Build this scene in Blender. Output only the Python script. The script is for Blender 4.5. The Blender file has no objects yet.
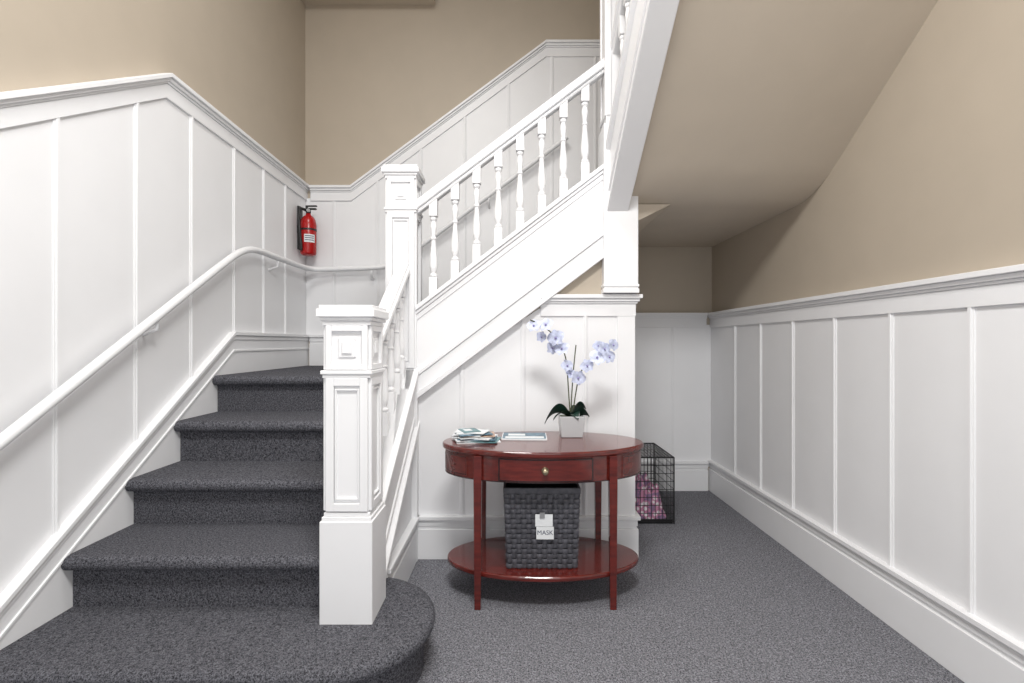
import bpy, bmesh, math, random
from mathutils import Vector, Matrix
random.seed(4)
S = bpy.context.scene
col = S.collection

# ------------------------------------------------------------ materials
def new_mat(name):
    m = bpy.data.materials.new(name); m.use_nodes = True
    nt = m.node_tree; b = nt.nodes['Principled BSDF']
    return m, nt, b
def paint(name, c, rough=0.5, var=0.04, bump=0.02, scale=6.0, metal=0.0):
    m, nt, b = new_mat(name)
    tc = nt.nodes.new('ShaderNodeTexCoord')
    n = nt.nodes.new('ShaderNodeTexNoise'); n.inputs['Scale'].default_value = scale; n.inputs['Detail'].default_value = 4
    nt.links.new(tc.outputs['Object'], n.inputs['Vector'])
    r = nt.nodes.new('ShaderNodeValToRGB')
    r.color_ramp.elements[0].color = (*[x*(1-var) for x in c], 1); r.color_ramp.elements[0].position = .3
    r.color_ramp.elements[1].color = (*[min(1, x*(1+var)) for x in c], 1); r.color_ramp.elements[1].position = .7
    nt.links.new(n.outputs['Fac'], r.inputs['Fac']); nt.links.new(r.outputs['Color'], b.inputs['Base Color'])
    b.inputs['Roughness'].default_value = rough; b.inputs['Metallic'].default_value = metal
    if bump:
        n2 = nt.nodes.new('ShaderNodeTexNoise'); n2.inputs['Scale'].default_value = 90
        nt.links.new(tc.outputs['Object'], n2.inputs['Vector'])
        bp = nt.nodes.new('ShaderNodeBump'); bp.inputs['Strength'].default_value = bump; bp.inputs['Distance'].default_value = .01
        nt.links.new(n2.outputs['Fac'], bp.inputs['Height']); nt.links.new(bp.outputs['Normal'], b.inputs['Normal'])
    return m
def carpet(name, dark, light):
    m, nt, b = new_mat(name)
    tc = nt.nodes.new('ShaderNodeTexCoord')
    n = nt.nodes.new('ShaderNodeTexNoise'); n.inputs['Scale'].default_value = 125; n.inputs['Detail'].default_value = 4; n.inputs['Roughness'].default_value = .75
    v = nt.nodes.new('ShaderNodeTexVoronoi'); v.inputs['Scale'].default_value = 230
    nt.links.new(tc.outputs['Object'], n.inputs['Vector']); nt.links.new(tc.outputs['Object'], v.inputs['Vector'])
    mx = nt.nodes.new('ShaderNodeMath'); mx.operation = 'MULTIPLY_ADD'; mx.inputs[1].default_value = .40
    nt.links.new(v.outputs['Distance'], mx.inputs[0]); nt.links.new(n.outputs['Fac'], mx.inputs[2])
    r = nt.nodes.new('ShaderNodeValToRGB')
    r.color_ramp.elements[0].position = .48; r.color_ramp.elements[0].color = (*dark, 1)
    r.color_ramp.elements[1].position = .88; r.color_ramp.elements[1].color = (*light, 1)
    nt.links.new(mx.outputs[0], r.inputs['Fac']); nt.links.new(r.outputs['Color'], b.inputs['Base Color'])
    b.inputs['Roughness'].default_value = .95
    b.inputs['Specular IOR Level'].default_value = .08
    bp = nt.nodes.new('ShaderNodeBump'); bp.inputs['Strength'].default_value = .7; bp.inputs['Distance'].default_value = .006
    nt.links.new(mx.outputs[0], bp.inputs['Height']); nt.links.new(bp.outputs['Normal'], b.inputs['Normal'])
    return m
def wood(name, c1, c2, rough=.18):
    m, nt, b = new_mat(name)
    tc = nt.nodes.new('ShaderNodeTexCoord'); mp = nt.nodes.new('ShaderNodeMapping')
    mp.inputs['Scale'].default_value = (3, 30, 30)
    n = nt.nodes.new('ShaderNodeTexNoise'); n.inputs['Scale'].default_value = 2; n.inputs['Detail'].default_value = 6
    nt.links.new(tc.outputs['Object'], mp.inputs['Vector']); nt.links.new(mp.outputs['Vector'], n.inputs['Vector'])
    r = nt.nodes.new('ShaderNodeValToRGB'); r.color_ramp.elements[0].position = .3; r.color_ramp.elements[1].position = .7
    r.color_ramp.elements[0].color = (*c1, 1); r.color_ramp.elements[1].color = (*c2, 1)
    nt.links.new(n.outputs['Fac'], r.inputs['Fac']); nt.links.new(r.outputs['Color'], b.inputs['Base Color'])
    b.inputs['Roughness'].default_value = rough
    b.inputs['Coat Weight'].default_value = .6; b.inputs['Coat Roughness'].default_value = .05
    return m
WHITE = paint('white_enamel', (.83, .83, .84), .42, .01, .008)
BEIGE = paint('beige_wall_paint', (.47, .405, .325), .6, .02, .02)
SOFF = paint('soffit_paint', (.60, .525, .43), .55, .02, .02)
CARP = carpet('grey_carpet_shaded', (.008, .008, .011), (.165, .165, .185))  # same carpet as the floor; weaker light on the stairs put into the colour
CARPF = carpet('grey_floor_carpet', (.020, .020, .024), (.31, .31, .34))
MAHOG = wood('mahogany', (.070, .008, .006), (.140, .015, .010), .2)
MAHOGD = wood('mahogany_dark', (.012, .003, .003), (.03, .004, .004))
BRASS = paint('antique_brass', (.45, .38, .25), .3, .1, 0, metal=.9)
BLACK = paint('black_metal', (.012, .012, .013), .4, .1, 0)
WICK = paint('charcoal_wicker', (.075, .075, .088), .5, .35, .05, 40)
DARK = paint('dark_lining', (.01, .01, .012), .9, .1, 0)
PAPER = paint('paper', (.75, .77, .78), .5, .03, 0)
RED = paint('red_enamel', (.42, .010, .010), .25, .05, 0)
POT = paint('glazed_pot', (.50, .51, .52), .25, .03, 0)
SOIL = paint('moss', (.04, .05, .02), .9, .4, .3, 60)
LEAF = paint('orchid_leaf', (.010, .030, .022), .3, .3, 0, 20)
STEM = paint('orchid_stem', (.06, .07, .03), .5, .2, 0)
PETAL = paint('orchid_petal', (.58, .62, .79), .5, .22, 0, 45)
PETALC = paint('orchid_centre', (.30, .27, .50), .5, .2, 0, 30)
BLUEP = paint('magazine_blue', (.08, .16, .22), .35, .5, 0, 25)
TEALP = paint('magazine_teal', (.10, .22, .24), .35, .6, 0, 18)
TANP = paint('magazine_tan', (.45, .30, .22), .35, .5, 0, 22)
INK = paint('ink', (.02, .03, .08), .6, .1, 0)
STEEL = paint('steel', (.55, .55, .55), .3, .05, 0, metal=.9)
def blanket():
    m, nt, b = new_mat('pink_blanket')
    tc = nt.nodes.new('ShaderNodeTexCoord'); v = nt.nodes.new('ShaderNodeTexVoronoi'); v.inputs['Scale'].default_value = 26
    nt.links.new(tc.outputs['Object'], v.inputs['Vector'])
    r = nt.nodes.new('ShaderNodeValToRGB'); r.color_ramp.interpolation = 'CONSTANT'
    r.color_ramp.elements[0].color = (.70,.64,.68,1)
    r.color_ramp.elements[1].position = .35; r.color_ramp.elements[1].color = (.50,.22,.34,1)
    e = r.color_ramp.elements.new(.6); e.color = (.24,.15,.26,1)
    nt.links.new(v.outputs['Distance'], r.inputs['Fac']); nt.links.new(r.outputs['Color'], b.inputs['Base Color']); b.inputs['Roughness'].default_value = .95
    return m
PINK = blanket()

# ------------------------------------------------------------ helpers
def empty(name):
    e = bpy.data.objects.new(name, None); e.empty_display_size = .1; col.objects.link(e); return e
def mk(name, vs, fs, mat, parent=None, smooth=False, bevel=0, seg=2):
    me = bpy.data.meshes.new(name); me.from_pydata([tuple(v) for v in vs], [], fs)
    bm = bmesh.new(); bm.from_mesh(me); bmesh.ops.recalc_face_normals(bm, faces=bm.faces); bm.to_mesh(me); bm.free()
    me.materials.append(mat)
    if smooth:
        for p in me.polygons: p.use_smooth = True
    o = bpy.data.objects.new(name, me); col.objects.link(o)
    if parent: o.parent = parent
    if bevel:
        md = o.modifiers.new('bevel', 'BEVEL'); md.width = bevel; md.segments = seg; md.limit_method = 'ANGLE'; md.angle_limit = math.radians(30)
    return o
class Geo:
    """accumulates geometry into one mesh"""
    def __init__(s): s.v = []; s.f = []
    def add(s, vs, fs):
        n = len(s.v); s.v += [tuple(v) for v in vs]; s.f += [tuple(i+n for i in f) for f in fs]
    def box(s, x0, x1, y0, y1, z0, z1, M=None):
        vs = [Vector(p) for p in ((x0,y0,z0),(x1,y0,z0),(x1,y1,z0),(x0,y1,z0),(x0,y0,z1),(x1,y0,z1),(x1,y1,z1),(x0,y1,z1))]
        if M: vs = [M @ v for v in vs]
        s.add(vs, [(0,3,2,1),(4,5,6,7),(0,1,5,4),(1,2,6,5),(2,3,7,6),(3,0,4,7)])
    def prism(s, pts, axis, c0, c1):
        n = len(pts)
        if axis == 'x': a = [(c0,p,q) for p,q in pts]; b = [(c1,p,q) for p,q in pts]
        elif axis == 'y': a = [(p,c0,q) for p,q in pts]; b = [(p,c1,q) for p,q in pts]
        else: a = [(p,q,c0) for p,q in pts]; b = [(p,q,c1) for p,q in pts]
        s.add(a+b, [tuple(range(n-1,-1,-1)), tuple(range(n,2*n))] + [(i,(i+1)%n,n+(i+1)%n,n+i) for i in range(n)])
    def band(s, path, d0, d1, axis, c0, c1):
        s.prism([(u,z+d0) for u,z in path]+[(u,z+d1) for u,z in reversed(path)], axis, c0, c1)
    def lathe(s, prof, cx, cy, z0, seg=16, M=None):
        vs = []
        for r,z in prof:
            for i in range(seg):
                a = 2*math.pi*i/seg; vs.append(Vector((cx+r*math.cos(a), cy+r*math.sin(a), z0+z)))
        if M: vs = [M @ v for v in vs]
        fs = []
        for k in range(len(prof)-1):
            for i in range(seg):
                j = (i+1)%seg; fs.append((k*seg+i, k*seg+j, (k+1)*seg+j, (k+1)*seg+i))
        fs.append(tuple(range(seg-1,-1,-1))); fs.append(tuple(range((len(prof)-1)*seg, len(prof)*seg)))
        s.add(vs, fs)
    def obj(s, name, mat, parent=None, **k): return mk(name, s.v, s.f, mat, parent, **k)
def tube(name, pts, r, mat, parent=None, nurbs=False, cyc=False):
    cu = bpy.data.curves.new(name, 'CURVE'); cu.dimensions = '3D'; cu.bevel_depth = r; cu.bevel_resolution = 4; cu.use_fill_caps = True
    lists = pts if isinstance(pts[0][0], (list, tuple)) else [pts]
    for L in lists:
        sp = cu.splines.new('NURBS' if nurbs else 'POLY'); sp.points.add(len(L)-1)
        for i,p in enumerate(L): sp.points[i].co = (*p, 1)
        if nurbs: sp.order_u = 3; sp.use_endpoint_u = True; sp.resolution_u = 8
        sp.use_cyclic_u = cyc
    cu.materials.append(mat)
    o = bpy.data.objects.new(name, cu); col.objects.link(o)
    if parent: o.parent = parent
    return o
def zat(path, u):
    for (u0,z0),(u1,z1) in zip(path[:-1], path[1:]):
        if u0 <= u <= u1: return z0+(z1-z0)*(u-u0)/(u1-u0)
    return path[-1][1]

XL, XR, YB = -1.765, 1.69, 4.08
YF = -2.2
CEIL = 4.6
# ------------------------------------------------------------ room shell
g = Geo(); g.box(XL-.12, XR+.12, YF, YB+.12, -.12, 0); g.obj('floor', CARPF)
g = Geo(); g.box(XL-.12, XL, YF, YB+.12, 0, CEIL); g.obj('wall_left', BEIGE)
g = Geo(); g.box(XR, XR+.12, YF, YB+.12, 0, CEIL); g.obj('wall_right', BEIGE)
g = Geo(); g.box(XL, XR, YB, YB+.12, 0, CEIL); g.obj('wall_back', BEIGE)
g = Geo(); g.box(XL-.12, XR+.12, .6, YB+.12, CEIL, CEIL+.1); g.box(XL, XR, YF, .6, 3.45, 3.6); g.box(XL, XR, .55, .65, 3.45, CEIL); g.obj('ceiling', BEIGE)
g = Geo(); g.box(XL, -.66, 3.85, YB, 4.12, CEIL); g.obj('ceiling_beam', SOFF)

def rail(g, path, axis, wall, sgn):
    for d0,d1,t in ((-.022,0,.050),(-.040,-.022,.036),(-.052,-.040,.026),(-.125,-.052,.020)):
        a, b = sorted((wall, wall+sgn*t)); g.band(path, d0, d1, axis, a, b)
def base(g, path, axis, wall, sgn, h=.26):
    for d0,d1,t in ((-h,-.075,.030),(-.075,-.060,.020),(-.060,-.022,.026),(-.022,0,.040)):
        a, b = sorted((wall, wall+sgn*t)); g.band(path, d0, d1, axis, a, b)
def skin(g, top, bot, us, axis, wall, sgn):
    a, b = sorted((wall, wall+sgn*.008))
    g.prism([(u,z-.05) for u,z in bot]+[(u,z-.1) for u,z in reversed(top)], axis, a, b)
def battens(g, top, bot, us, axis, wall, sgn, w=.030):
    a, b = sorted((wall, wall+sgn*.019)); a2, b2 = sorted((wall, wall+sgn*.013))
    for u in us:
        for ww,(p,q) in ((w*.5,(a,b)),(w,(a2,b2))):
            g.prism([(u-ww/2,zat(bot,u)-.03),(u+ww/2,zat(bot,u)-.03),(u+ww/2,zat(top,u)-.1),(u-ww/2,zat(top,u)-.1)], axis, p, q)

# left
Ltop = [(YF,1.53),(.75,1.53),(2.42,2.612),(YB,2.582)]
Lbot = [(YF,.26),(1.46,.26),(2.98,1.32),(YB,1.32)]
g = Geo(); rail(g, Ltop, 'x', XL, 1)
skin(g, Ltop, Lbot, None, 'x', XL, 1)
battens(g, Ltop, Lbot, [1.845-.38*k for k in range(1,10)]+[1.845,2.237,2.62,3.02,3.377,3.70], 'x', XL, 1)
g.obj('trim_1', WHITE, bevel=.002, seg=1)
g = Geo()
g.prism([(YF,0),(1.46,0),(1.7,.05),(2.98,.88),(YB,.98),(YB,1.29),(2.99,1.29),(1.46,.23),(YF,.23)], 'x', XL, XL+.030)
g.band(Lbot, -.022, 0, 'x', XL, XL+.046); g.band(Lbot, -.05, -.022, 'x', XL, XL+.036); g.band(Lbot, -.125, -.11, 'x', XL, XL+.036)
g.obj('baseboard_left', WHITE, bevel=.002, seg=1)
# right
Rtop = [(YF,1.505),(YB,1.505)]; Rbot = [(YF,.26),(YB,.26)]
g = Geo(); rail(g, Rtop, 'x', XR, -1); skin(g, Rtop, Rbot, None, 'x', XR, -1)
battens(g, Rtop, Rbot, [3.63-.374*k for k in range(15)], 'x', XR, -1); g.obj('trim_2', WHITE, bevel=.002, seg=1)
g = Geo(); base(g, Rbot, 'x', XR, -1); g.obj('baseboard_right', WHITE, bevel=.002, seg=1)
# back, lower right nook
XU = .695
XN = XR-.052
Btop = [(XU+.055,1.505),(XN,1.505)]; Bbot = [(XU+.045,.25),(XR-.042,.25)]
g = Geo(); rail(g, Btop, 'y', YB, -1); skin(g, [(XU+.02,1.505),(XR-.009,1.505)], [(XU+.02,.25),(XR-.009,.25)], None, 'y', YB, -1)
battens(g, Btop, Bbot, [.99,1.36], 'y', YB, -1); g.obj('trim_3', WHITE, bevel=.002, seg=1)
g = Geo(); base(g, Bbot, 'y', YB, -1, .25); g.obj('baseboard_back', WHITE, bevel=.002, seg=1)
# back, beside stairs
Utop = [(XL+.05,2.578),(-1.37,2.578),(.28,3.80),(XR,3.80)]
Ubot = [(XL+.045,1.32),(-.98,1.32),(.72,2.60),(XR,2.60)]
g = Geo(); rail(g, Utop, 'y', YB, -1); skin(g, [(XL+.009,2.578)]+Utop[1:], [(XL+.009,1.32)]+Ubot[1:], None, 'y', YB, -1)
battens(g, Utop, Ubot, [-1.52+.37*k for k in range(9)], 'y', YB, -1); g.obj('trim_4', WHITE, bevel=.002, seg=1)
g = Geo(); base(g, Ubot, 'y', YB, -1, .27); g.obj('baseboard_stairwell', WHITE, bevel=.002, seg=1)

# ------------------------------------------------------------ wall under the second flight
YP = 2.80
SL = .755
def bot2(x): return .983+SL*(x+.51)
def top2(x): return 1.50+SL*(x+.51)
g = Geo(); g.prism([(-.60,0),(XU,0),(XU,2.066),(.60,2.0),(-.60,bot2(-.6)+.1)], 'y', YP, YB)
g.obj('wall_under_stairs', BEIGE)
g = Geo()
g.prism([(-.56,.2),(XU,.2),(XU,1.45),(.15,1.45),(-.56,bot2(-.56)+.02)], 'y', YP-.008, YP)
g.box(XU, XU+.010, YP-.008, YB, .2, 1.45)
for bx in (-.296,.058,.42):
    zt = min(1.42, bot2(bx)+.03)
    g.box(bx-.015,bx+.015,YP-.013,YP,.2,zt); g.box(bx-.0075,bx+.0075,YP-.020,YP,.2,zt)
g.box(XU-.09,XU+.014,YP-.016,YP-.002,.2,1.415)
for d0,d1,t in ((-.022,0,.050),(-.040,-.022,.036),(-.052,-.040,.026),(-.125,-.052,.018)):
    g.box(.16, XU+t, YP-t, YP, 1.53+d0, 1.53+d1); g.box(XU, XU+t, YP, YB, 1.53+d0, 1.53+d1)
g.obj('trim_5', WHITE, bevel=.002, seg=1)
g = Geo()
for d0,d1,t in ((-.25,-.075,.030),(-.075,-.060,.020),(-.060,-.022,.026),(-.022,0,.040)):
    g.box(-.56, XU+t, YP-t, YP, .25+d0, .25+d1); g.box(XU, XU+t, YP, YB, .25+d0, .25+d1)
g.obj('baseboard_under_stairs', WHITE, bevel=.002, seg=1)

# ------------------------------------------------------------ staircase
ST = empty('staircase')
R = .212
XS = XL+.032
def step_prof(y, zt, zb, yend, r=.028, over=.050):
    pts = [(yend, zb), (y+over, zb), (y+over, zt-2*r-.012), (y+over-.008, zt-2*r)]
    for i in range(11):
        a = -math.pi/2 - math.pi*i/10
        pts.append((y+r+r*math.cos(a), zt-r+r*math.sin(a)))
    pts.append((yend, zt)); return pts
Ys = [None,1.50,1.854,2.157,2.465,2.78]
g = Geo()
for k in range(2,6):
    yend = Ys[k+1]+.1 if k < 5 else YB-.04
    zb = R*(k-1)-.02
    g.prism(step_prof(Ys[k]-.014, R*k, zb, yend), 'x', XS, -.62)
g.box(XS+.005, -.62, 2.2, YB-.05, 0, R*2-.03); g.box(XS+.005,-.62,2.5,YB-.05,.3,R*3-.03); g.box(XS+.005,-.62,2.9,YB-.05,.5,R*4)
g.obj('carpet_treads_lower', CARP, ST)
def bull(r, cx=-.63, cy=1.83, x0=XS):
    pts = [(x0, cy-r)]
    for i in range(33):
        a = -math.pi/2 + math.pi*i/32; pts.append((cx+r*math.cos(a), cy+r*math.sin(a)))
    pts.append((x0, cy+r)); return pts
vs = []; fs = []
layers = [(.285,0),(.285,R-.07)]
for i in range(9):
    a = -math.pi/2+math.pi*i/8; layers.append((.30+.03*math.cos(a), R-.03+.03*math.sin(a)))
n = None
for r,z in layers:
    P = bull(r); n = len(P); vs += [(p,q,z) for p,q in P]
for k in range(len(layers)-1):
    for i in range(n): j=(i+1)%n; fs.append((k*n+i,k*n+j,(k+1)*n+j,(k+1)*n+i))
fs.append(tuple(range(n-1,-1,-1))); fs.append(tuple(range((len(layers)-1)*n,len(layers)*n)))
mk('carpet_bullnose_step', vs, fs, CARP, ST)
T2 = R/SL
g = Geo()
X0 = -.72
for k in range(5):
    zt = 1.06+R*(k+1); x = X0+T2*k; xe = x+T2
    g.box(x, xe+.02, 2.84, YB-.045, bot2(x)+.12, zt-.001)
    g.box(x-.025, x+.05, 2.84, YB-.045, zt-.045, zt)
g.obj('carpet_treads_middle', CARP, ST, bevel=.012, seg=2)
# upper landing and third flight
ZS = 2.066
prof = [(YB,ZS),(2.90,ZS),(2.84,2.067),(2.78,2.073),(2.74,2.081),(2.70,2.092),(2.66,2.106),(2.62,2.122),(2.57,2.149),(2.52,2.18),(1.909,2.61),(.65,2.61+.705*1.259)]
vs = []
for y,z in prof: vs += [(.64,y,z),(XR,y,z)]
fs = [(2*i,2*i+1,2*i+3,2*i+2) for i in range(len(prof)-1)]
so = mk('upper_flight_soffit', vs, fs, SOFF, ST, smooth=True)
g = Geo(); g.box(.645,XR,2.72,YB,2.10,2.33)
z = 2.33; y = 2.72
while y > .95:
    g.box(.645, XR, y-.34, y, z, z+R); z += R; y -= .30
g.obj('carpet_treads_upper', CARP, ST)
g = Geo(); g.prism([(XU,ZS),(XU,1.95),(.93,ZS)], 'y', YP+.02, YB); g.obj('soffit_return', SOFF, ST)

# stringers
g = Geo()
p2 = [(-.56,top2(-.56)),(.56,top2(.56))]
g.band(p2, -.52, 0, 'y', 2.775, 2.84)
g.band(p2, -.028, 0, 'y', 2.745, 2.865); g.band(p2, -.050, -.028, 'y', 2.758, 2.85); g.band(p2, -.085,-.050, 'y', 2.768, 2.85)
g.band(p2, -.41, -.385, 'y', 2.755, 2.85); g.band(p2, -.52, -.41, 'y', 2.766, 2.85); g.band(p2, -.54, -.505, 'y', 2.742, 2.85)
g.obj('stringer_middle', WHITE, ST, bevel=.003, seg=1)
def top1(y): return .82+.70*(y-2.36)
p1 = [(1.90,top1(1.90)),(2.80,top1(2.80))]
g = Geo()
g.prism([(1.93,0),(2.82,0),(2.82,top1(2.82)-.02),(1.93,top1(1.93)-.02)], 'x', -.66, -.58)
g.band(p1, -.34, 0, 'x', -.67, -.565)
g.band(p1, -.026, 0, 'x', -.70, -.540); g.band(p1, -.05, -.026, 'x', -.68, -.552)
g.band(p1, -.35, -.32, 'x', -.66, -.540); g.band(p1, -.27,-.255,'x',-.66,-.557)
base(g, [(2.12,.25),(2.80,.25)], 'x', -.58, 1, .25)
g.obj('stringer_lower', WHITE, ST, bevel=.003, seg=1)
def soff3(y): return 2.18+.705*(2.52-y)
p3 = [(.95,soff3(.95)),(2.76,soff3(2.76))]
g = Geo(); g.band(p3, -.02, .34, 'x', .55, .645)
g.band(p3, .315, .345, 'x', .525, .67); g.band(p3,-.035,0,'x',.535,.655); g.band(p3,.08,.095,'x',.54,.655)
g.obj('stringer_upper', WHITE, ST, bevel=.003, seg=1)
g = Geo(); g.box(.60,.66,2.84,YB-.04,2.08,2.36); g.obj('landing_fascia', WHITE, ST)

def frame(g, cx, cy, w, z0, z1, m=.022, d=.007):
    h = w/2
    for k in range(4):
        M = Matrix.Translation((cx,cy,0)) @ Matrix.Rotation(k*math.pi/2, 4, 'Z')
        g.box(-h, -h+m, -h-d, -h+.001, z0, z1, M); g.box(h-m, h, -h-d, -h+.001, z0, z1, M)
        g.box(-h+m, h-m, -h-d, -h+.001, z0, z0+m, M); g.box(-h+m, h-m, -h-d, -h+.001, z1-m, z1, M)
def sq(g, cx, cy, w, z0, z1): g.box(cx-w/2, cx+w/2, cy-w/2, cy+w/2, z0, z1)
def newel(name, cx, cy, z0, zb, zt, w):
    g = Geo()
    s = w*.80
    sq(g, cx, cy, w, z0, zb-.03); sq(g, cx, cy, w*.94, zb-.03, zb-.015); sq(g, cx, cy, w*.88, zb-.015, zb)
    sq(g, cx, cy, s, zb, zt-.05)
    zf = zt-.27
    frame(g, cx, cy, s, zb+.005, zf, .030, .012)
    frame(g, cx, cy, s-.064, zb+.045, zf-.04, .008, .006+.034)
    sq(g, cx, cy, w*.92, zf, zf+.014); sq(g, cx, cy, w*.98, zf+.014, zf+.028)
    frame(g, cx, cy, s, zf+.03, zt-.075, .022, .012)
    for k in range(4):
        M = Matrix.Translation((cx,cy,(zf+zt-.045)/2)) @ Matrix.Rotation(k*math.pi/2, 4, 'Z')
        g.box(-.032,.032,-s/2-.006,-s/2+.001,-.036,.036,M); g.box(-.018,.018,-s/2-.012,-s/2+.001,-.022,.022,M)
    sq(g, cx, cy, w*.92, zt-.075, zt-.058); sq(g, cx, cy, w*.99, zt-.058, zt-.044)
    sq(g, cx, cy, w*1.1, zt-.044, zt-.014); sq(g, cx, cy, w*1.02, zt-.014, zt)
    return g.obj(name, WHITE, ST, bevel=.002, seg=1)
newel('newel_post_bottom', -.617, 1.867, R-.005, .62, 1.39, .195)
newel('newel_post_landing', -.645, 2.84, 0, 1.10, 2.27, .195)
g = Geo()
cx, cy = .615, 2.825
sq(g, cx, cy, .195, 1.56, 2.5); sq(g, cx, cy, .205, 1.535, 1.56); sq(g, cx, cy, .205, 1.57, 1.585)
sq(g, cx, cy, .165, 2.5, 3.7); sq(g,cx,cy,.215,3.7,3.75)
frame(g, cx, cy, .165, 2.55, 3.4, .028)
g.obj('newel_post_upper', WHITE, ST, bevel=.003)

def baluster(g, cx, cy, z0, z1, w=.042):
    L = z1-z0; b = .10; t = .09
    sq(g, cx, cy, w, z0-.03, z0+b); sq(g, cx, cy, w, z1-t, z1+.03)
    H = L-b-t; r = w/2
    P = [(.50,0),(.95,.015),(.98,.04),(.62,.06),(.60,.075),(.75,.10),(.98,.16),(1.0,.22),(.95,.30),(.78,.42),(.62,.52),(.56,.60),(.60,.615),(.85,.635),(.60,.655),(.55,.68),(.68,.76),(.82,.82),(.70,.89),(.55,.92),(.88,.95),(.92,.98),(.5,1.0)]
    g.lathe([(a*r, q*H) for a,q in P], cx, cy, z0+b, 14)
g = Geo()
x = -.465
while x < .50:
    baluster(g, x, 2.81, top2(x)+.0, top2(x)+.545, .047); x += .1265
for y in (2.10,2.225,2.35,2.475,2.60,2.70):
    baluster(g, -.63, y, top1(y), top1(y)+.54)
y = 2.60
while y > 1.0:
    baluster(g, .595, y, soff3(y)+.34, soff3(y)+.88); y -= .125
g.obj('balusters', WHITE, ST, smooth=False, bevel=.0015, seg=1)

g = Geo()
def hr(g, path, axis, c):
    g.band(path, -.085, -.06, axis, c-.028, c+.028); g.band(path, -.06, -.02, axis, c-.042, c+.042); g.band(path, -.02, 0, axis, c-.032, c+.032)
hr(g, [(-.57,top2(-.57)+.62),(.54,top2(.54)+.62)], 'y', 2.81)
hr(g, [(1.94,top1(1.94)+.615),(2.76,top1(2.76)+.615)], 'x', -.63)
hr(g, [(.95,soff3(.95)+.96),(2.75,soff3(2.75)+.96)], 'x', .595)
g.obj('handrail', WHITE, ST, bevel=.008, seg=3)

# ------------------------------------------------------------ wall handrail
WH = empty('wall_handrail')
HX = XL+.075
pts = [(HX,1.0,.545),(HX,1.3,.74),(HX,1.9,1.13),(HX,2.5,1.52),(HX,2.85,1.745),(HX,3.0,1.83),(HX,3.15,1.865),(HX,3.4,1.862),(HX,3.75,1.86),(HX+.01,3.92,1.86),(HX+.06,3.985,1.86),(-1.5,4.0,1.865),(-1.2,4.0,1.875),(-1.05,4.0,1.885),(-.93,4.0,1.94),(-.7,4.0,2.11),(0,4.0,2.63),(.45,4.0,2.965)]
tube('rail', pts, .021, WHITE, WH, nurbs=True)
br = []
for (x,y,z) in ((HX,2.28,1.375),(HX,3.45,1.86)):
    br.append([(x,y,z-.02),(x,y,z-.06),(XL+.01,y,z-.085)])
for (x,y,z) in ((-1.18,4.0,1.875),(-.2,4.0,2.48)):
    br.append([(x,y,z-.02),(x,y,z-.06),(x,YB-.01,z-.085)])
tube('brackets', br, .009, WHITE, WH)

# ------------------------------------------------------------ fire extinguisher
FE = empty('fire_extinguisher'); fx, fy, fz = -1.675, 3.93, 1.965
g = Geo(); g.lathe([(.034,0),(.056,.006),(.062,.02),(.063,.25),(.056,.29),(.038,.318),(.022,.330),(.018,.345)], fx, fy, fz, 24); g.obj('cylinder', RED, FE, smooth=True)
g = Geo(); g.lathe([(.018,.34),(.020,.36),(.016,.38)], fx, fy, fz, 12)
g.box(fx-.015, fx+.065, fy-.012, fy+.012, fz+.375, fz+.388); g.box(fx-.02, fx+.070, fy-.01, fy+.01, fz+.400, fz+.411)
g.box(fx-.02, fx-.005, fy-.012, fy+.012, fz+.36, fz+.409)
g.obj('valve_and_levers', BLACK, FE, bevel=.003)
tube('hose', [(fx-.01,fy-.02,fz+.365),(fx-.035,fy-.06,fz+.38),(fx-.045,fy-.080,fz+.32),(fx-.040,fy-.075,fz+.2),(fx-.03,fy-.070,fz+.06)], .011, BLACK, FE, nurbs=True)
g = Geo(); g.lathe([(.012,0),(.014,.02),(.009,.09)], fx-.03, fy-.070, fz+.03, 10); g.obj('nozzle', BLACK, FE)
g = Geo(); g.box(XL+.012, fx-.03, fy-.035, fy+.035, fz+.18, fz+.24); g.box(XL+.012, XL+.03, fy-.03, fy+.03, fz+.05, fz+.40); g.lathe([(.065,.20),(.065,.215)], fx, fy, fz, 24); g.obj('wall_bracket', BLACK, FE)
def arcplate(cx, cy, r, a0, a1, z0, z1, n=10):
    vs = []; fs = []
    for i in range(n+1):
        a = a0+(a1-a0)*i/n
        vs += [(cx+r*math.cos(a), cy+r*math.sin(a), z0), (cx+r*math.cos(a), cy+r*math.sin(a), z1)]
    for i in range(n): fs.append((2*i,2*i+2,2*i+3,2*i+1))
    return vs, fs
g = Geo(); g.add(*arcplate(fx, fy, .0638, -1.7, -.35, fz+.10, fz+.165)); g.obj('label', PAPER, FE)
g = Geo()
for q in (.115,.132,.148): g.add(*arcplate(fx, fy, .0643, -1.6, -.5, fz+q, fz+q+.006))
g.obj('label_print', INK, FE)
g = Geo(); g.lathe([(.014,0),(.014,.012)], 0, 0, 0, 14, Matrix.Translation((fx+.01,fy-.02,fz+.365)) @ Matrix.Rotation(math.pi/2,4,'X')); g.obj('gauge', STEEL, FE)

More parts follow.
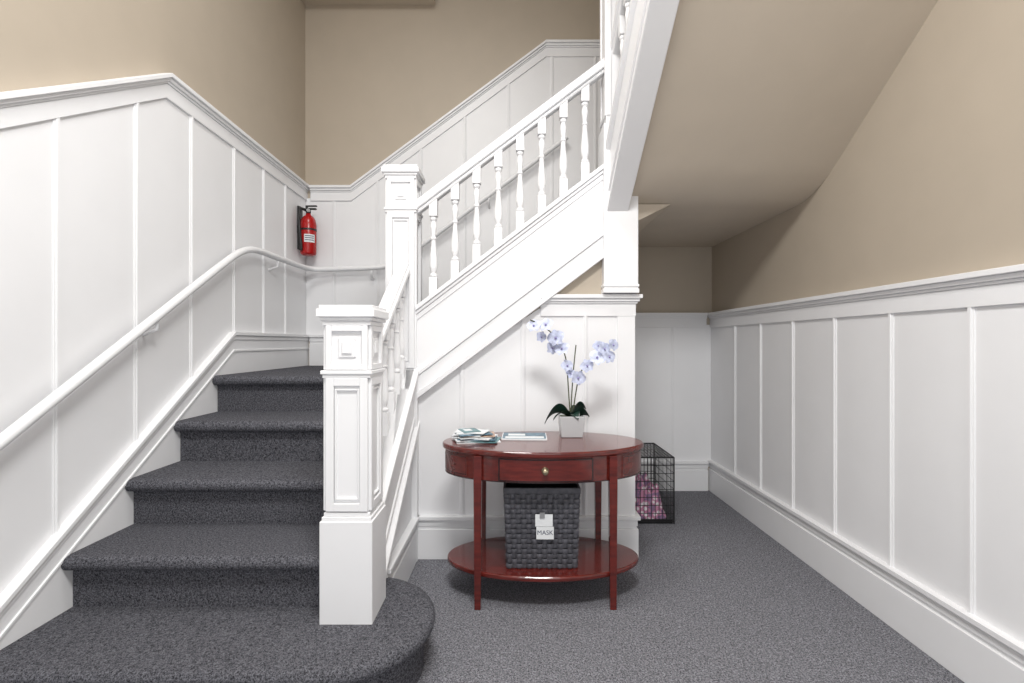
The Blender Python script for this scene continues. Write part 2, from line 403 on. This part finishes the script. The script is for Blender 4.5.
# ------------------------------------------------------------ oval console table
TB = empty('oval_console_table'); tx, ty = .152, 2.46
def ell(a, b, n=96, cx=tx, cy=ty): return [(cx+a*math.cos(2*math.pi*i/n), cy+b*math.sin(2*math.pi*i/n)) for i in range(n)]
g = Geo(); g.prism(ell(.512,.272), 'z', .722, .75); g.obj('top', MAHOG, TB, bevel=.009, seg=3)
g = Geo(); g.prism(ell(.496,.256), 'z', .604, .724); g.obj('apron', MAHOG, TB)
def eband(a, b, t0, t1, z0, z1, off, th, n=24):
    vs = []; fs = []
    for i in range(n+1):
        t = t0+(t1-t0)*i/n
        for o in (off, off+th):
            for z in (z0, z1): vs.append((tx+(a+o)*math.cos(t), ty+(b+o)*math.sin(t), z))
    for i in range(n):
        p = 4*i; q = 4*i+4
        fs += [(p,q,q+1,p+1),(p+2,p+3,q+3,q+2),(p,p+2,q+2,q),(p+1,q+1,q+3,p+3)]
    fs += [(0,1,3,2),(4*n,4*n+2,4*n+3,4*n+1)]
    return vs, fs
A, B = .496, .256
def tpar(x): return -math.acos(max(-1,min(1,(x-tx)/A)))
g = Geo(); g.add(*eband(A,B,tpar(tx-.215),tpar(tx+.215),.611,.716,0,.006)); g.obj('drawer_front', MAHOG, TB, bevel=.002)
g = Geo()
for z0 in (.6115,.7105): g.add(*eband(A,B,tpar(tx-.217),tpar(tx+.217),z0,z0+.005,.0045,.003))
for xx in (tx-.217,tx+.211): g.add(*eband(A,B,tpar(xx),tpar(xx+.006),.6115,.7155,.0045,.003,2))
g.add(*eband(A,B,0,2*math.pi,.604,.608,.0,.003,80))
g.obj('inlay_lines', MAHOGD, TB)
for nm, t0, t1 in (('left',math.pi*1.045,math.pi*1.235),('right',-math.pi*.235,-math.pi*.045),('back',.8,2.34)):
    g = Geo(); g.add(*eband(A,B,t0,t1,.614,.713,0,.003)); g.obj('apron_panel_'+nm, MAHOG, TB)
    g = Geo()
    for z0 in (.621,.704): g.add(*eband(A,B,t0+.02,t1-.02,z0,z0+.0025,.0025,.0015))
    for tt in (t0+.02,t1-.023): g.add(*eband(A,B,tt,tt+.004,.621,.7065,.0025,.0015,2))
    g.obj('apron_stringing_'+nm, MAHOGD, TB)
g = Geo(); g.prism(ell(.487,.25), 'z', .145, .170); g.obj('shelf', MAHOG, TB, bevel=.008, seg=3)
g = Geo()
for sx in (-1,1):
    for sy in (-1,1):
        lx, ly = tx+sx*.318, ty+sy*.200
        w1, w2 = .038, .030
        vs = []
        for w,z in ((w2,0),(w2+.001,.10),(w2+.004,.35),(w1,.60),(w1,.722)):
            vs += [(lx-w/2,ly-w/2,z),(lx+w/2,ly-w/2,z),(lx+w/2,ly+w/2,z),(lx-w/2,ly+w/2,z)]
        fs = [(3,2,1,0),(16,17,18,19)]
        for k in range(4):
            for i in range(4): j=(i+1)%4; fs.append((4*k+i,4*k+j,4*k+4+j,4*k+4+i))
        g.add(vs, fs)
g.obj('legs', MAHOG, TB, bevel=.002)
g = Geo(); M = Matrix.Translation((tx-.005, ty-B-.004, .664)) @ Matrix.Rotation(math.pi/2,4,'X')
g.lathe([(.016,0),(.017,.003),(.008,.006),(.007,.014),(.014,.020),(.015,.026),(.009,.031)],0,0,0,20,M); g.obj('drawer_knob', BRASS, TB, smooth=True)

# ------------------------------------------------------------ woven basket
BK = empty('woven_basket'); bx, by, bz, bh = .139, 2.44, .172, .385
def bhw(z): return .168+.014*(z/bh)
bd = .145
g = Geo()
g.box(bx-.16,bx+.16,by-bd+.012,by+bd-.012,bz,bz+.012)
for s in (-1,1):
    g.add([(bx+s*(bhw(0)-.01),by-bd+.01,bz),(bx+s*(bhw(0)-.01),by+bd-.01,bz),(bx+s*(bhw(bh)-.01),by+bd-.01,bz+bh),(bx+s*(bhw(bh)-.01),by-bd+.01,bz+bh)],[(0,1,2,3)])
    g.add([(bx-bhw(0)+.01,by+s*(bd-.01),bz),(bx+bhw(0)-.01,by+s*(bd-.01),bz),(bx+bhw(bh)-.01,by+s*(bd-.01),bz+bh),(bx-bhw(bh)+.01,by+s*(bd-.01),bz+bh)],[(0,1,2,3)])
g.obj('lining', DARK, BK)
g = Geo()
rows = 15; hgt = (bh-.03)/rows
def pill(g, c, ux, uy, n, w, h, t):
    vs = []
    for a in (-1,-.5,0,.5,1):
        bul = t*(1-a*a)
        for b_ in (-1,-.6,0,.6,1):
            vs.append(c + ux*(a*w/2) + uy*(b_*h/2) + n*(bul+.0025*(1-b_*b_)))
    fs = []
    for i in range(4):
        for j in range(4): fs.append((i*5+j,(i+1)*5+j,(i+1)*5+j+1,i*5+j+1))
    g.add(vs, fs)
for face in range(4):
    for i in range(rows):
        z = bz+(i+.5)*hgt
        if face % 2 == 0:
            s = -1 if face == 0 else 1
            W_ = 2*bhw(z-bz); ncol = 14; ux = Vector((1,0,0)); nn = Vector((0,s,0)); o = Vector((bx,by+s*(bd-.006),z))
        else:
            s = -1 if face == 1 else 1
            W_ = 2*bd-.01; ncol = 12; ux = Vector((0,1,0)); nn = Vector((s,0,0)); o = Vector((bx+s*(bhw(z-bz)-.006),by,z))
        cw = W_/ncol
        for j in range(ncol):
            c = o + ux*(-W_/2+(j+.5)*cw)
            if (i+j) % 2 == 0: pill(g, c, ux, Vector((0,0,1)), nn, cw*1.25, hgt*.92, .009)
            else: pill(g, c-nn*.002, ux, Vector((0,0,1)), nn, cw*.8, hgt*1.05, .003)
g.obj('weave', WICK, BK, smooth=True)
g = Geo(); z0 = bz+bh-.03; W_ = bhw(bh)+.004; D = bd+.004
g.box(bx-W_,bx+W_,by-D,by-D+.014,z0,z0+.03); g.box(bx-W_,bx+W_,by+D-.014,by+D,z0,z0+.03); g.box(bx-W_,bx-W_+.014,by-D+.014,by+D-.014,z0,z0+.03); g.box(bx+W_-.014,bx+W_,by-D+.014,by+D-.014,z0,z0+.03)
g.obj('rim', WICK, BK, bevel=.005)
g = Geo(); g.box(bx-.13,bx+.12,by-.10,by+.10,bz+.012,bz+bh-.07); g.obj('contents', DARK, BK)
g = Geo(); g.box(bx-.033,bx+.05,by-bd-.012,by-bd-.007,bz+.205,bz+.262); g.box(bx-.028,bx+.055,by-bd-.014,by-bd-.009,bz+.145,bz+.203); g.obj('tags', PAPER, BK)
g = Geo(); g.box(bx-.012,bx+.012,by-bd-.016,by-bd-.010,bz+.245,bz+.272); g.obj('tag_clip', STEEL, BK)
tcu = bpy.data.curves.new('tag_text','FONT'); tcu.body = 'MASK'; tcu.size = .030; tcu.extrude = .0003; tcu.align_x = 'CENTER'; tcu.align_y = 'CENTER'; tcu.materials.append(INK)
to = bpy.data.objects.new('tag_text', tcu); col.objects.link(to); to.parent = BK; to.location = (bx+.0135,by-bd-.0145,bz+.176); to.rotation_euler = (math.pi/2,0,0)

# ------------------------------------------------------------ orchid
OR = empty('potted_orchid'); ox, oy, oz = .312, 2.585, .751
vs = []
for w,z in ((.056,0),(.066,.112),(.060,.112),(.056,.100)):
    vs += [(ox-w,oy-w,oz+z),(ox+w,oy-w,oz+z),(ox+w,oy+w,oz+z),(ox-w,oy+w,oz+z)]
fs = [(3,2,1,0)]
for k in range(3):
    for i in range(4): j=(i+1)%4; fs.append((4*k+i,4*k+j,4*k+4+j,4*k+4+i))
mk('pot', vs, fs, POT, OR, bevel=.004)
g = Geo(); g.box(ox-.057,ox+.057,oy-.057,oy+.057,oz+.085,oz+.102); g.obj('moss', SOIL, OR)
def leaf(g, base, ang, L, W, lift, droop, tilt=0.0):
    d = Vector((math.cos(ang), math.sin(ang), 0)); s = Vector((-math.sin(ang), math.cos(ang), 0))
    s = (s*math.cos(tilt)+Vector((0,0,1))*math.sin(tilt))
    vs = []; n = 12
    for i in range(n+1):
        t = i/n; w = W*math.sin(math.pi*min(1,(t*.88+.12)))**.7 * (1 if t < .98 else .3)
        p = Vector(base)+d*(L*t)+Vector((0,0,lift*t-droop*t*t))
        vs += [p-s*w/2+Vector((0,0,.008)), p, p+s*w/2+Vector((0,0,.008))]
    fs = []
    for i in range(n): a = 3*i; fs += [(a,a+3,a+4,a+1),(a+1,a+4,a+5,a+2)]
    g.add(vs, fs)
g = Geo()
leaf(g,(ox-.01,oy-.01,oz+.10), math.radians(188), .135,.068,.20,.235,.95)
leaf(g,(ox+.01,oy-.01,oz+.095), math.radians(-25), .09,.07,.13,.12,-.9)
leaf(g,(ox,oy-.01,oz+.10), math.radians(205), .11,.055,.12,.13,.4)
leaf(g,(ox,oy+.01,oz+.10), math.radians(40), .09,.055,.14,.12,.4)
leaf(g,(ox,oy-.01,oz+.10), math.radians(-65), .07,.060,.10,.11,.3)
leaf(g,(ox+.005,oy-.0,oz+.10), math.radians(-5), .075,.06,.18,.14,-.9)
g.obj('leaves', LEAF, OR, smooth=True)
def W(px, py, d=2.58): return ((px-513)*d/480, d, 1.25-(py-343)*d/480)
s1 = [W(570,412),W(568,385),W(567,360,2.57),W(560,342,2.55),W(549,330,2.53),W(537,322,2.52),W(530,320,2.51)]
s2 = [W(573,412),W(576,390,2.57),W(580,372,2.56),W(589,360,2.54),W(601,352,2.53),W(613,346,2.52)]
s3 = [W(571,412,2.6),W(572,380,2.62),W(576,345,2.62)]
tube('stems', [s1,s2,s3], .0032, STEM, OR, nurbs=True)
gp = Geo(); gc = Geo()
def flower(c, sc, yaw, pitch, roll):
    M = Matrix.Translation(c) @ Matrix.Rotation(yaw,4,'Z') @ Matrix.Rotation(pitch,4,'X') @ Matrix.Rotation(roll,4,'Y')
    for k,(L,Wd) in enumerate(((1,.85),(1.05,1.25),(.95,.75),(.95,.75),(1.05,1.25))):
        a = math.pi/2+k*2*math.pi/5
        d = Vector((math.cos(a),0,math.sin(a))); s = Vector((-math.sin(a),0,math.cos(a)))
        vs = []; n = 6
        for i in range(n+1):
            t = i/n; w = Wd*sc*math.sin(math.pi*(t*.86+.10))**.8
            cen = d*(L*sc*t)+Vector((0,-.25*sc*math.sin(t*2.2)+.15*sc*t,0))
            vs += [M@(cen-s*w/2), M@(cen+Vector((0,.06*sc,0))), M@(cen+s*w/2)]
        fs = []
        for i in range(n): q = 3*i; fs += [(q,q+3,q+4,q+1),(q+1,q+4,q+5,q+2)]
        gp.add(vs, fs)
    gc.lathe([(.02*sc,0),(.13*sc,.1*sc),(.15*sc,.2*sc),(.06*sc,.35*sc)],0,0,0,8,M@Matrix.Rotation(math.pi/2,4,'X'))
for px,py,d,sc in ((534,326,2.51,.038),(546,325,2.50,.040),(541,337,2.53,.032),(556,338,2.52,.046),(562,349,2.53,.040),(552,348,2.55,.038),(567,366,2.55,.036),(578,378,2.54,.042),(571,374,2.57,.032),(587,366,2.52,.038),(597,358,2.51,.044),(604,349,2.51,.038),(613,345,2.51,.034),(609,357,2.52,.038),(598,346,2.54,.030)):
    flower(Vector(W(px,py,d)), sc, random.uniform(-.6,.6), random.uniform(-.5,.3), random.uniform(-.6,.6))
gp.obj('petals', PETAL, OR, smooth=True); gc.obj('flower_centres', PETALC, OR, smooth=True)

# ------------------------------------------------------------ magazines
def slab(g, cx, cy, w, d, z0, z1, rot):
    g.box(-w/2,w/2,-d/2,d/2,z0,z1, Matrix.Translation((cx,cy,0)) @ Matrix.Rotation(rot,4,'Z'))
MS = empty('magazine_stack'); z = .7505
mats = [PAPER,TEALP,PAPER,BLUEP,PAPER,PAPER,TANP,PAPER,BLUEP,PAPER,PAPER,TEALP]
for i,(dx,dy,w,d,h,r) in enumerate(((0.01,0,.22,.16,.004,.12),(.02,-.01,.20,.15,.003,-.15),(-.015,.005,.20,.15,.005,.3),(.01,-.005,.19,.15,.003,-.05),(-.005,0,.20,.14,.005,-.3),(-.02,.0,.17,.15,.003,.42),(.015,.005,.16,.13,.004,.1),(-.03,.01,.15,.14,.004,-.25),(-.01,-.01,.17,.12,.003,.35),(-.04,.01,.12,.13,.004,.1),(-.02,.0,.16,.11,.003,-.3),(-.035,.01,.09,.11,.002,.4))):
    g = Geo(); slab(g, -.19+dx, 2.47+dy, w, d, z, z+h, r); g.obj('magazine_%d'%(i+1), mats[i], MS); z += h+.0006
g = Geo(); slab(g, -.235,2.48,.04,.05,z,z+.0008,.4); g.obj('cover_picture', PAPER, MS)
MB = empty('brochure')
g = Geo(); slab(g, .06,2.54,.235,.17,.7505,.760,-.03); g.obj('pages', PAPER, MB, bevel=.001, seg=1)
g = Geo(); slab(g, .06,2.54,.225,.16,.760,.7612,-.03); g.obj('cover', BLUEP, MB)
g = Geo(); slab(g, .06,2.49,.20,.045,.7612,.7616,-.03); slab(g, .02,2.56,.09,.05,.7612,.7616,-.03); g.obj('cover_text_block', PAPER, MB)

# ------------------------------------------------------------ dog crate
DC = empty('dog_crate'); cx0,cx1,cy0,cy1,ch = .775,1.11,3.31,3.78,.46
wires = []
for zz in [.02+.055*i for i in range(9)]:
    z_ = min(zz,ch)
    wires.append([(cx0,cy0,z_),(cx1,cy0,z_),(cx1,cy1,z_),(cx0,cy1,z_),(cx0,cy0,z_)])
n = 13
for i in range(n+1):
    x = cx0+(cx1-cx0)*i/n
    wires.append([(x,cy0,.01),(x,cy0,ch),(x,cy1,ch),(x,cy1,.01)])
n = 17
for i in range(n+1):
    y = cy0+(cy1-cy0)*i/n
    wires.append([(cx0,y,.01),(cx0,y,ch),(cx1,y,ch),(cx1,y,.01)])
tube('wires', wires, .0024, BLACK, DC)
fr = []
for x,y in ((cx0,cy0),(cx1,cy0),(cx1,cy1),(cx0,cy1)): fr.append([(x,y,.005),(x,y,ch)])
fr.append([(cx0,cy0,ch),(cx1,cy0,ch),(cx1,cy1,ch),(cx0,cy1,ch),(cx0,cy0,ch)])
tube('frame', fr, .005, BLACK, DC)
g = Geo(); g.box(cx0+.006,cx1-.006,cy0+.006,cy1-.006,.002,.03); g.obj('tray', BLACK, DC, bevel=.003)
vs=[];fs=[];N=26
for i in range(N+1):
    for j in range(N+1):
        u=i/N; v=j/N
        e=min(1,5*min(u,1-u))*min(1,5*min(v,1-v))
        h=.02+e*(.19+.05*math.sin(9*u+2)*math.cos(7*v)+.025*math.sin(23*u+11*v)+.02*math.cos(19*v-13*u))
        vs.append((cx0+.02+(cx1-cx0-.04)*u, cy0+.02+(cy1-cy0-.04)*v, h))
for i in range(N):
    for j in range(N): a=i*(N+1)+j; fs.append((a,a+N+1,a+N+2,a+1))
mk('pink_blanket', vs, fs, PINK, DC, smooth=True)

# ------------------------------------------------------------ lights
def area(name, loc, target, sx, sy, power, colr=(1,1,1)):
    l = bpy.data.lights.new(name,'AREA'); l.shape='RECTANGLE'; l.size=sx; l.size_y=sy; l.energy=power; l.color=colr
    o = bpy.data.objects.new(name,l); col.objects.link(o); o.location=loc
    o.rotation_euler=(Vector(target)-Vector(loc)).to_track_quat('-Z','Y').to_euler(); return o
area('foyer_ceiling_light', (.1,.40,3.38), (.1,1.0,0), .8, .5, 86, (1,.995,.98))
area('stairwell_light', (-.6,1.5,4.45), (-.5,2.4,0), .9, .9, 48, (1,.99,.97))
area('frontal_fill_light', (0,-2.0,1.5), (0,3,1.4), 2.4, 2.2, 27, (.97,.985,1))  # soft frontal fill added behind the camera; there is no door here
w = bpy.data.worlds.new('world'); S.world = w; w.use_nodes = True
w.node_tree.nodes['Background'].inputs['Color'].default_value = (.97,.98,1,1); w.node_tree.nodes['Background'].inputs['Strength'].default_value = .65

# ------------------------------------------------------------ camera
cam = bpy.data.cameras.new('camera'); co = bpy.data.objects.new('camera', cam); col.objects.link(co)
co.location = (0,0,1.25); co.rotation_euler = (math.pi/2,0,0)
cam.sensor_width = 36; cam.lens = 480/1024*36; cam.shift_x = -1/1024; cam.shift_y = 1.5/1024; cam.clip_start = .05
S.camera = co
S.view_settings.view_transform = 'Standard'
S.view_settings.look = 'None'
S.view_settings.exposure = 0
